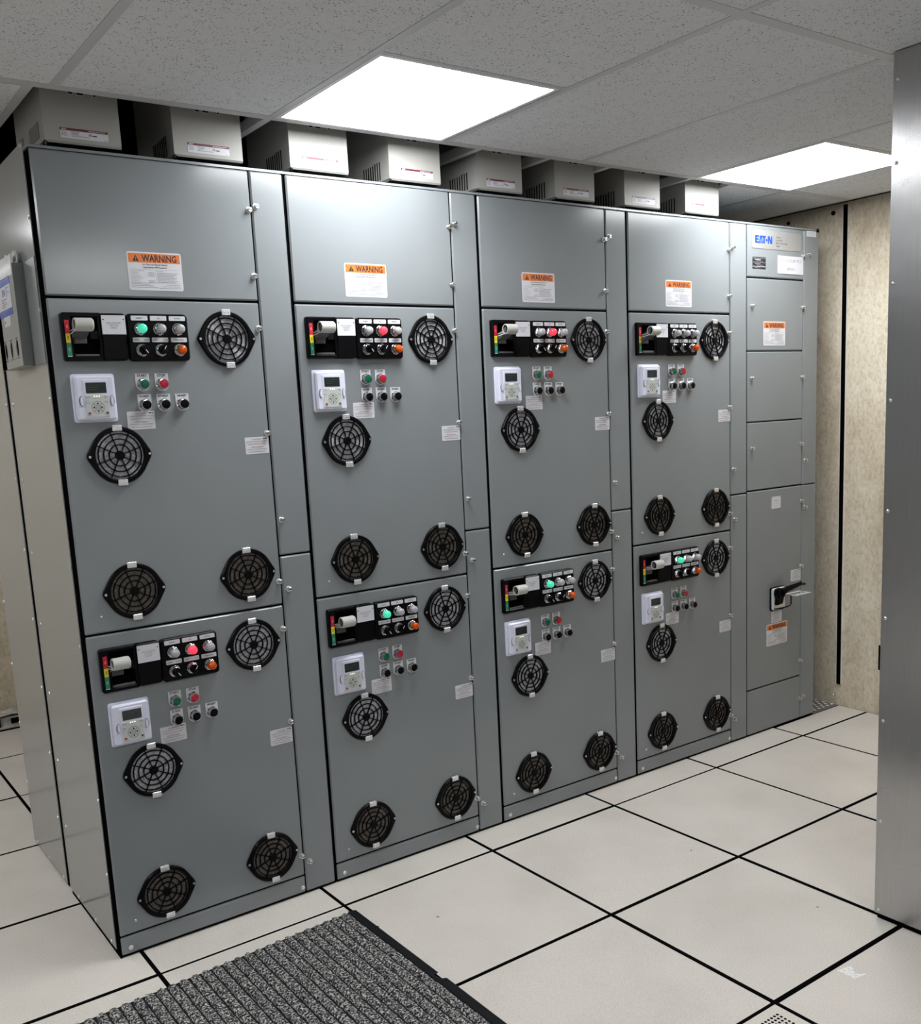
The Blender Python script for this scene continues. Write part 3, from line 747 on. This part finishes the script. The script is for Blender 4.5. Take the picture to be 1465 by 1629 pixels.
# main switch cabinet
p = thing('switch_cabinet', 'narrow grey main switch cabinet with blue lettered nameplate and black lever, nearest the beige wall', 'cabinet', (SX[4], 0, 0))
w = SX[5]-SX[4]; shell(p, w)
X = lambda x: x-SX[4]
ed = X(3.3035)
for z0, z1 in ((2.0845, 2.301), (1.7705, 2.0790), (1.4605, 1.7660), (1.1545, 1.4560)): door(p, .0035, ed-.0015, z0, z1)
door(p, .0035, ed-.001, .2245, 1.1490, 'switch_door'); door(p, .0035, ed-.001, .0075, .2195, 'lower_door')
door(p, ed+.002, w, 1.1515, 2.301, 'wireway_door'); door(p, ed+.001, w, .0075, 1.1480, 'wireway_door')
obj('corner_cap', MB().box(w-.013, w+.001, -.0045, .03, 2.298, 2.313, BLACK), p, label='black corner cap')
m = MB().plate(X(2.936), X(3.280), 2.205, 2.2835, 0, .0015, PLATE, r=.010)
d = .0019; z0, z1 = 2.2275, 2.2595; u = X(2.957)
def poly(pts): m.prism(pts, .0015, d, BLUE)
h = z1-z0
def P(a, b_): return (u+a*.117, z0+b_*h)
poly([P(0, 0), P(.22, 0), P(.22, .22), P(.09, .22), P(.09, .39), P(.20, .39), P(.20, .61), P(.09, .61), P(.09, .78), P(.22, .78), P(.22, 1), P(0, 1)])
poly([P(.225, 0), P(.295, 0), P(.322, .62), P(.352, .62), P(.379, 0), P(.449, 0), P(.388, 1), P(.286, 1)])
m.lathe(u+.337*.117, z0+.12*h, [(.0026, .0015), (.0026, d)], 8, BLUE)
poly([P(.47, .78), P(.405, .78), P(.405, 1), P(.62, 1), P(.62, .78), P(.565, .78), P(.565, 0), P(.47, 0)])
m.lathe(u+.668*.117, z0+.46*h, [(.0058, .0015), (.0058, d)], 14, BLUE)
poly([P(.74, 0), P(.81, 0), P(.81, .62), P(.90, 0), P(1, 0), P(1, 1), P(.93, 1), P(.93, .38), P(.84, 1), P(.74, 1)])
for k, t in enumerate(('Freedom', 'Series 2100', 'Motor Control Center')): m.text(t, X(3.102), 2.2585-k*.0125, d, .0066, INK, 'l', .92, .01)
m.line(X(3.102), X(3.126), 2.2205, d, .0035, INK)
obj('name_plate', m, p, (0, -.003, 0), 'brushed nameplate with blue lettering')
m = MB().plate(X(2.941), X(3.031), 2.1185, 2.169, 0, .0006, INK, r=.001); d = .0009
for k in range(8): m.line(X(2.944+.012*(k % 3)), X(3.028-.016*((k*5) % 3)), 2.164-k*.0058, d, .0023, WHITE if k in (1, 6) else GREYINK)
obj('rating_label', m, p, (0, -.003, 0), 'small black rating label')
m = MB().plate(X(3.115), X(3.297), 2.105, 2.182, 0, .0022, WHITE, r=.001)
m.text('GAS COOLER MCC', X(3.206), 2.163, .0025, .0135, GREYINK, 'c', .98); m.text('480VAC', X(3.206), 2.127, .0025, .0145, GREYINK, 'c', .80)
for a_, b_ in ((3.121, 2.111), (3.291, 2.111), (3.121, 2.176), (3.291, 2.176)): m.dome(X(a_), b_, .0022, .0022, .001, 8, SILVER, 2)
obj('unit_tag', m, p, (0, -.003, 0), 'white engraved tag')
m = MB().plate(X(3.322), X(3.393), 2.2755, 2.3005, 0, .0006, WHITE, r=.001)
for k in range(2): m.line(X(3.33), X(3.386), 2.293-k*.009, .0008, .004, FAINT)
obj('small_label', m, p, (0, -.003, 0), 'small white label')
for x, z in ((3.296, 2.190), (3.3355, 2.198), (2.936, 1.961), (3.2945, 1.962), (2.932, 1.651), (3.2945, 1.650), (2.934, 1.342), (3.2915, 1.344), (3.3235, 1.265), (3.2985, 1.075), (3.3245, 1.044), (3.2985, .765), (3.2985, .299), (3.2985, .107), (3.3245, .115)): latch(p, X(x), z)
shared('warning_label', 'arc', m_arcflash, p, (X(3.0935), -.003, 1.8445), 'white label with orange warning header'); shared('warning_label', 'arc', m_arcflash, p, (X(3.1220), -.003, .4630), 'white label with orange warning header')
m = MB().plate(X(3.0785), X(3.144), 1.0575, 1.1130, 0, .0012, WHITE, r=.001); m.text('MAIN', X(3.111), 1.094, .0015, .009, GREYINK); m.line(X(3.088), X(3.134), 1.080, .0015, .004, FAINT); m.line(X(3.094), X(3.128), 1.070, .0015, .004, FAINT)
for q in (3.083, 3.139): m.dome(X(q), 1.1085, .002, .0012, .001, 8, BLACKM, 2)
obj('unit_tag', m, p, (0, -.003, 0), 'small white engraved tag')
shared('caution_label', 'caut3', m_caution(.077, .055), p, (X(3.2625), -.003, .7245), 'white caution label'); shared('caution_label', 'caut4', m_caution(.077, .055), p, (X(3.1185), -.003, .5460), 'pinkish caution label')
# rotary main handle
hd = obj('main_handle', MB().plate(X(3.066), X(3.170), .577, .690, 0, .007, BLACK, r=.012).plate(X(3.070), X(3.166), .582, .686, .007, .0165, GALV, ch=.004, r=.010), p, (0, -.003, 0), 'silver plate with black main lever')
hub = MB()
pv = (X(3.106), .656)
hub.prism([(pv[0]-.026, pv[1]+.026), (pv[0]-.030, pv[1]+.004), (pv[0]-.020, pv[1]-.020), (pv[0]-.024, pv[1]-.047), (pv[0]+.014, pv[1]-.043), (pv[0]+.024, pv[1]-.010), (pv[0]+.026, pv[1]+.020), (pv[0], pv[1]+.031)], .0165, .034, BLACK)
hub.lathe(pv[0], pv[1]+.006, [(.025, .0165), (.025, .040), (.021, .044)], 20, BLACK); obj('hub', hub, hd)
lv = MB()
pts = [(3.098, .042, .668, .019), (3.125, .050, .680, .017), (3.190, .055, .690, .0125), (3.222, .055, .6935, .0115), (3.228, .054, .696, .0115), (3.236, .053, .690, .0075), (3.262, .051, .688, .0070), (3.269, .051, .6875, .004)]
rings = []
for a_, dd, zz, r in pts:
    rings.append(lv.vs([(X(a_)-r*.2*math.sin(t), -dd+r*.7*math.cos(t), zz+r*.9*math.sin(t)) for t in [2*math.pi*q/12 for q in range(12)]]))
for A, B in zip(rings, rings[1:]):
    for k in range(12): lv.face((A[k], A[(k+1) % 12], B[(k+1) % 12], B[k]), BLACK, True)
lv.face(rings[0][::-1], BLACK); lv.face(rings[-1], BLACK); obj('lever', lv, hd, label='black lever')
gd = MB(); zz = .651
hz = []                                                     # horizontal hasp plate with three slots
xs = [3.146, 3.168, 3.188, 3.200, 3.220, 3.232, 3.252, 3.266]
for k in range(7):
    if k in (1, 3, 5): gd.box(X(xs[k]), X(xs[k+1]), -.086, -.066, zz-.002, zz, GALV); gd.box(X(xs[k]), X(xs[k+1]), -.036, -.016, zz-.002, zz, GALV)
    else: gd.box(X(xs[k]), X(xs[k+1]), -.086, -.016, zz-.002, zz, GALV)
gd.box(X(3.110), X(3.147), -.034, -.017, zz-.002, zz, GALV)
obj('lock_bracket', gd, hd, label='slotted silver padlock bracket')
obj('guard_wire', MB().tube([(X(3.150), -.050, .649), (X(3.159), -.050, .644), (X(3.160), -.050, .606), (X(3.152), -.050, .599), (X(3.110), -.046, .596), (X(3.085), -.030, .592), (X(3.078), -.012, .588)], .0032, 6, BLACK), hd)

# ------------------------------------------------------------------ document pocket and papers on the side
dp = thing('document_pocket', 'grey sheet metal document pocket screwed to the side of the first cabinet', 'document pocket', (-.0018, 0, 1.755))
m = MB(); FX = -.036
prof = [(.050, 0, .0), (.178, 0, .0), (.160, FX, .0), (.425, FX, 0), (.405, 0, 0), (.50, 0, 0)]
def sheet(pa, pb, z0, z1a, z1b=None):
    (ya, xa), (yb, xb) = pa, pb; z1b = z1a if z1b is None else z1b
    i = m.vs([(xa, ya, z0), (xb, yb, z0), (xb, yb, z1b), (xa, ya, z1a), (xa+.0012, ya+.0012, z0), (xb+.0012, yb+.0012, z0), (xb+.0012, yb+.0012, z1b), (xa+.0012, ya+.0012, z1a)])
    for q in ((0, 1, 2, 3), (7, 6, 5, 4), (3, 2, 6, 7), (0, 4, 5, 1), (0, 3, 7, 4), (1, 5, 6, 2)): m.face([i[k] for k in q], PAINTP)
PAINTP = mat('pocket_grey_paint', (.27, .285, .285), .3)
sheet((.050, -.0015), (.178, -.0015), 0, .280); obj('flange', m, dp)
m = MB(); sheet((.178, -.0015), (.158, FX), 0, .282, .277); obj('side_wall', m, dp)
m = MB()
# front sheet with three tall oval slots: columns of quads around them
ys = [.158, .176]; top = lambda y: .277 if y < .172 else .248
slots = [(.205, .0), (.280, .0), (.352, .0)]
cols = []
y = .158
edges = [.158]
for c_, _ in slots: edges += [c_-.016, c_+.016]
edges.append(.425)
def quad(y0, y1, z0, z1):
    if z1 <= z0: return
    i = m.vs([(FX, y0, z0), (FX, y1, z0), (FX, y1, z1), (FX, y0, z1)]); m.face(i, PAINTP)
quad(.158, .172, 0, .277); quad(.172, .189, 0, .2485)
for k in range(1, len(edges)-1):
    y0, y1 = edges[k], edges[k+1]
    if k % 2 == 1:
        n = 12; cy, cz, ry, rz = (y0+y1)/2, .0505, .0142, .0245
        quad(y0, y1, 0, .0245); quad(y0, y1, .0765, .2485)
        sq = []
        for q in range(n):
            a_ = 2*math.pi*q/n; ca, sa = math.cos(a_), math.sin(a_); t = min(.016/max(abs(ca), 1e-6), .0285/max(abs(sa), 1e-6)); sq.append((FX, cy+ca*t, cz+sa*t))
        # corners by doubling close to them
        A = m.vs(sq); B = m.vs([(FX, cy+ry*math.cos(2*math.pi*q/n), cz+rz*math.sin(2*math.pi*q/n)) for q in range(n)]); C_ = m.vs([(FX+.0015, cy+ry*math.cos(2*math.pi*q/n), cz+rz*math.sin(2*math.pi*q/n)) for q in range(n)])
        for q in range(n): m.face((A[q], A[(q+1) % n], B[(q+1) % n], B[q]), PAINTP); m.face((B[q], B[(q+1) % n], C_[(q+1) % n], C_[q]), PAINTP)
        for sy, sz in ((1, 1), (-1, 1), (-1, -1), (1, -1)):
            k1 = max(range(n), key=lambda q: sy*(sq[q][1]-cy)*1.0+sz*(sq[q][2]-cz)*.2 if sz*(sq[q][2]-cz) > 0 else -9)
            k2 = max(range(n), key=lambda q: sz*(sq[q][2]-cz)*1.0+sy*(sq[q][1]-cy)*.2 if sy*(sq[q][1]-cy) > 0 else -9)
            m.face(m.vs([sq[k1], (FX, cy+sy*.016, cz+sz*.0285), sq[k2]]), PAINTP)
    else: quad(y0, y1, 0, .2485)
quad(.368, .425, 0, .2485); obj('front_sheet', m, dp)
m = MB(); i = m.vs([(0, .178, 0), (FX, .158, 0), (FX, .425, 0), (0, .405, 0)]); m.face(i, PAINTP); obj('bottom', m, dp)
m = MB(); sheet((.405, -.0015), (.425, FX), 0, .27); obj('side_wall', m, dp)
# label on its front (reads along -y)
m = MB(); SXF = lambda a, b_, c_: (FX-.0004+b_, .372-a, c_)
m.plate(0, .165, .1455, .250, 0, .0003, WHITE); m.plate(0, .165, .229, .250, .0003, .0005, BLUE); m.plate(0, .165, .1455, .1645, .0003, .0005, BLUE)
m.line(.01, .09, .243, .0008, .003, BLUEP); m.line(.10, .155, .243, .0008, .003, BLUEP); m.line(.01, .08, .235, .0008, .003, BLUEP)
m.text('X4', .075, .2115, .0008, .019, BLUE, 'c', 1.1, .02); m.plate(.108, .120, .1975, .2255, .0003, .0006, BLUEP)
for k in range(2): m.line(.130, .150, .221-k*.012, .0008, .004, BLUEP)
for k in range(4): m.line(.045, .11-k % 2*.02, .193-k*.0068, .0008, .0028, GREYINK)
for k in range(3): m.line(.02, .12-k*.02, .160-k*.0048, .0008, .0016, BLUEP)
m.xf(SXF); obj('booklet_label', m, dp, label='blue and white printed label')
m = MB(); m.plate(.045, .125, .118, .1455, 0, .0003, WHITE); m.lathe(.058, .131, [(.005, .0003), (.005, .0006)], 8, REDINK)
for k in range(3): m.line(.07, .115, .139-k*.007, .0006, .002, FAINT)
m.xf(SXF); obj('sticker', m, dp, label='small white sticker')
def booklet(lbl, y0, y1, x, zt, th, lean, grp, plastic=False):
    m = MB(); n, r = 14, 7
    A = {}
    for s_ in (0, 1):
        for a_ in range(n+1):
            for b_ in range(r+1):
                y = y0+(y1-y0)*a_/n; z = 1.762+(zt-1.762)*b_/r
                wv = (math.sin(a_*1.7+x*90)*.0009+math.sin(a_*.6)*.0006)*max(0, (b_-4)/(r-4))
                ztop = (math.sin(a_*.9+x*50)*.012+math.sin(a_*2.1)*.004)*(b_/r)**3 if plastic else 0
                A[s_, a_, b_] = m.vs([(x+s_*th+wv-lean*(b_/r)**2, y, z+ztop)])[0]
    M = PLASTIC if plastic else PAPER
    M0 = M
    for a_ in range(n):
        for b_ in range(r):
            M = BLACKM if b_ < 2 and not plastic else M0  # lowest rows coloured black to stand for the shade inside the pocket
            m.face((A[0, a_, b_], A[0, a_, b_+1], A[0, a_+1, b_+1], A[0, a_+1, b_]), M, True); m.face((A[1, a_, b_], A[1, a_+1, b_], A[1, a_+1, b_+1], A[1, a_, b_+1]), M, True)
        m.face((A[0, a_, r], A[1, a_, r], A[1, a_+1, r], A[0, a_+1, r]), M)
    for b_ in range(r): m.face((A[0, 0, b_], A[1, 0, b_], A[1, 0, b_+1], A[0, 0, b_+1]), M); m.face((A[0, n, b_], A[0, n, b_+1], A[1, n, b_+1], A[1, n, b_]), M)
    tag(obj('manual', m), lbl, 'booklet', grp)
booklet('front white booklet with a crumpled top edge and shade-painted foot, standing in the document pocket', .200, .398, -.0275, 2.064, .006, .001, 'papers in the document pocket')
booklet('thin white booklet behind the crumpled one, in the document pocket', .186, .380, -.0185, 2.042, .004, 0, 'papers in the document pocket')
booklet('loose clear plastic sleeve sticking up at the back of the document pocket', .186, .390, -.0125, 2.066, .0012, .002, 'papers in the document pocket', True)

# ------------------------------------------------------------------ vented boxes on top of the cabinets
BXS = [(.050, .2515), (.400, .608), (.7625, .9645), (1.1175, 1.3195), (1.4735, 1.6740), (1.8295, 2.0265), (2.186, 2.3825), (2.531, 2.7365)]
BL = ['beige vented box above the document pocket end, first in the row on the cabinets', 'second beige vented box from the document pocket end, on the first cabinet',
      'beige vented box under the edge of the first ceiling light, on the second cabinet', 'fourth beige vented box in the row, beside the wireway of the second cabinet',
      'fifth beige vented box in the row, first of the two on the third cabinet', 'sixth beige vented box in the row, second of the two on the third cabinet',
      'seventh beige vented box in the row, first of the two on the fourth cabinet', 'last beige vented box in the row, rising through a cut ceiling tile']
def boxshell(w):
    m = MB(); zb, zt, D = .014, .42, .302; e = .005
    i = m.vs([(0, 0, zb+e), (w, 0, zb+e), (w, D, zb+e), (0, D, zb+e), (0, 0, zt), (w, 0, zt), (w, D, zt), (0, D, zt), (.010, .004, zb), (w, .004, zb), (w, D, zb), (.010, D, zb)])
    for q in ((0, 1, 5, 4), (1, 2, 6, 5), (2, 3, 7, 6), (3, 0, 4, 7), (4, 5, 6, 7), (8, 9, 1, 0), (9, 10, 2, 1), (10, 11, 3, 2), (11, 8, 0, 3), (11, 10, 9, 8)): m.face([i[k] for k in q], BLACKM if q[0] == 11 and q[3] == 8 and q[1] == 10 else BOX)  # underside coloured black as the shade in the gap below the box
    return m
def boxlabel():
    m = MB().plate(-.063, .063, -.0128, .0128, 0, .0006, WHITE, r=.001); d = .0009
    m.plate(-.063, .063, .0068, .0128, .0006, .0008, MAROON); m.line(-.058, -.046, .0098, d, .003, WHITE); m.line(.012, .055, .0098, d, .0018, FAINT)
    for k in range(4): m.line(-.060, -.046, .004-k*.0035, d, .0016, GREYINK); m.line(-.034, -.012-k*.002+(.03 if k == 3 else 0), .004-k*.0035, d, .0018, GREYINK)
    m.text('UL', .016, .0005, d, .006, INK, 'c', 1, .02); m.line(.022, .034, -.0015, d, .0028, INK); m.line(.05, .060, -.0105, d, .0014, GREYINK); return m
for k, ((a, b_), lb) in enumerate(zip(BXS, BL)):
    t = thing('vented_box', lb, 'metal box', (a, .010, 2.310), 'beige vented boxes on top of the cabinets')
    w = b_-a
    obj('shell', boxshell(w), t)
    lx = .041+.063 if k != 3 else .045+.063
    shared('rating_label', 'boxlab', boxlabel, t, (lx, -.0003, .0410), 'white label with maroon stripe')
    for q in range(8):
        y = .058+q*.0145
        obj('vent_slot', MB().box(-.0012, .002, y-.0022, y+.0022, .024, .076+(.004 if q < 3 else 0), HOLE), t) if k else None
    if k == 0:
        obj('vent_mesh', MB().box(-.0012, .002, .048, .150, .034, .074, GREYP), t, label='fine mesh vent'); obj('vent_mesh', MB().box(-.0012, .002, .222, .275, .034, .074, GREYP), t)
    for u0, u1 in ((.068, .088), (.090, .116), (.134, .148)):
        m = MB().prism([(u0+.003, .1395), (u1-.003, .1395), (u1, .170), (u0, .170)], 0, .0012, FAINT); m.prism([(u0+.0045, .1415), (u1-.0045, .1415), (u1-.002, .170), (u0+.002, .170)], .0012, .0018, HOLE); obj('knockout', m, t)
    for x in (.008, .038, w-.036, w-.006):
        n = 10; m = MB()
        ro = [(.0055*math.cos(math.pi*q/n), .0105+.0055*math.sin(math.pi*q/n)) for q in range(n+1)]; ri = [(.0028*math.cos(math.pi*q/n), .0105+.0028*math.sin(math.pi*q/n)) for q in range(n+1)]
        ro = [(.0055, 0)]+ro+[(-.0055, 0)]; ri = [(.0028, 0)]+ri+[(-.0028, 0)]
        A = m.vs([(u_, -.004, v_) for u_, v_ in ro]); B = m.vs([(u_, -.004, v_) for u_, v_ in ri])
        for q in range(len(ro)-1): m.face((A[q], A[q+1], B[q+1], B[q]), GALV)
        A2 = m.vs([(u_, .001, v_) for u_, v_ in ro])
        for q in range(len(ro)-1): m.face((A[q], A2[q], A2[q+1], A[q+1]), GALV)
        obj('mounting_tab', m, t)

# ------------------------------------------------------------------ stainless enclosure
t = thing('steel_cabinet', 'tall stainless steel enclosure reaching the ceiling, its riveted sheet edge facing the aisle', 'steel enclosure', (1.866, -1.300, 0))
obj('base', MB().box(.006, .84, -1.39, -.006, 0, .022, BLACKF), t, label='black base')
m = MB(); ny, nz = 1, 1
m.plate(0, 1.40, .018, 2.4375, 0, .003, STEEL, ch=.0018, r=.001, seg=1).xf(lambda a_, b2, c_: (b2, -1.40+a_, c_)); obj('side_sheet', m, t)
obj('body', MB().box(.001, .85, -1.395, -.001, .022, 2.4365, STEEL), t)
for z in (2.368, 2.160, 1.853, 1.541, 1.235, .928, .622, .312, .030):
    shared('rivet', 'rivet', lambda: m_rivet().xf(lambda a_, b2, c_: (b2, a_, c_)), t, (-.003, -.0145, z))
obj('hinge', MB().box(.002, .03, -.002, .007, .775, .838, BLACK).box(.004, .008, .004, .009, .770, .843, BLACK), t, label='black hinge')

# ------------------------------------------------------------------ rubber mat
t = thing('entrance_mat', 'ribbed salt and pepper carpet mat with black rubber edge on the floor tiles', 'mat', (0, 0, 0))
yb = lambda x: -.214-.052*(.684-x)
YE = -2.1; XM0 = -.56; XM1 = .685
m = MB(); i = m.vs([(XM0, YE, .0005), (XM1-.03, YE, .0005), (XM1-.03, yb(XM1-.03)-.004, .0005), (XM0, yb(XM0)-.004, .0005), (XM0, YE, .005), (XM1-.03, YE, .005), (XM1-.03, yb(XM1-.03)-.004, .005), (XM0, yb(XM0)-.004, .005)])
for q in ((0, 3, 2, 1), (4, 5, 6, 7), (0, 1, 5, 4), (1, 2, 6, 5), (2, 3, 7, 6), (3, 0, 4, 7)): m.face([i[k] for k in q], RUBBER)
obj('backing', m, t)
m = MB()
seq = [(yb(XM1), 0), (-.345, 0), (-.350, .004), (-.356, 0), (-.684, 0), (-.688, -.016), (-.718, -.012), (-.724, .003), (-1.1, .001), (YE, 0)]
A = [m.vs([(XM1-.032, y, .0065), (XM1-.004+dx, y, .0030), (XM1+dx, y, .0004)]) for y, dx in seq]
for a_, b2 in zip(A, A[1:]):
    for k in range(2): m.face((a_[k], b2[k], b2[k+1], a_[k+1]), RUBBER)
obj('rubber_edge', m, t, label='black rubber edge with a notch')
PITCH = .0335; nr = int((XM1-.03-XM0)/PITCH)
rng = random.Random(3)
for k in range(nr):
    xc = XM1-.034-(k+.5)*PITCH; hw = PITCH*.44; m = MB(); ny = 90; nx = 6; rows = []
    y0 = yb(xc)-.001; L = y0-YE
    for a_ in range(ny+1):
        y = y0-L*(a_/ny)**1.15; tpr = min(1, .45+a_*.28)
        row = []
        for b2 in range(nx+1):
            s_ = b2/nx*2-1
            z = .0045+.0085*max(0, 1-abs(s_)**5)*tpr+rng.uniform(-.0012, .0012)*(1 if abs(s_) < .95 else .3)
            row.append((xc+s_*hw*(tpr**.4)+rng.uniform(-.0012, .0012), y+(rng.uniform(-.002, .002) if a_ else rng.uniform(-.003, .002)-.006*s_*s_), z))
        rows.append(m.vs(row))
    for a_, b2 in zip(rows, rows[1:]):
        for q in range(nx): m.face((a_[q], b2[q], b2[q+1], a_[q+1]), PILE, True)
    m.face(rows[0][::-1]+[], PILE)
    obj('rib', m, t)

# ------------------------------------------------------------------ low tray against the far wall
t = thing('floor_tray', 'low grubby white metal tray with a dark slot, on the floor at the far wall', 'tray', (.02, 2.70, 0))
obj('tray_body', MB().box(0, .62, .10, .17, .0, .060, OLDW).box(-.02, .64, .06, .10, 0, .014, OLDW).box(-.02, .64, .055, .06, 0, .008, BLACKM), t)
obj('slot', MB().box(.24, .60, .096, .10, .022, .050, HOLE), t, label='dark slot'); obj('end_cap', MB().box(-.03, .185, .085, .17, .01, .075, BLACKM), t, label='dark end cap')
m = MB(); rng = random.Random(5); g = {}
for a_ in range(13):
    for b2 in range(4): g[a_, b2] = m.vs([(.18+a_*.036, .08+b2*.03, .064+.016*rng.random()+(.022 if b2 == 2 else 0))])[0]
for a_ in range(12):
    for b2 in range(3): m.face((g[a_, b2], g[a_+1, b2], g[a_+1, b2+1], g[a_, b2+1]), OLDW)
obj('torn_liner', m, t, label='torn pale liner lying along the top')
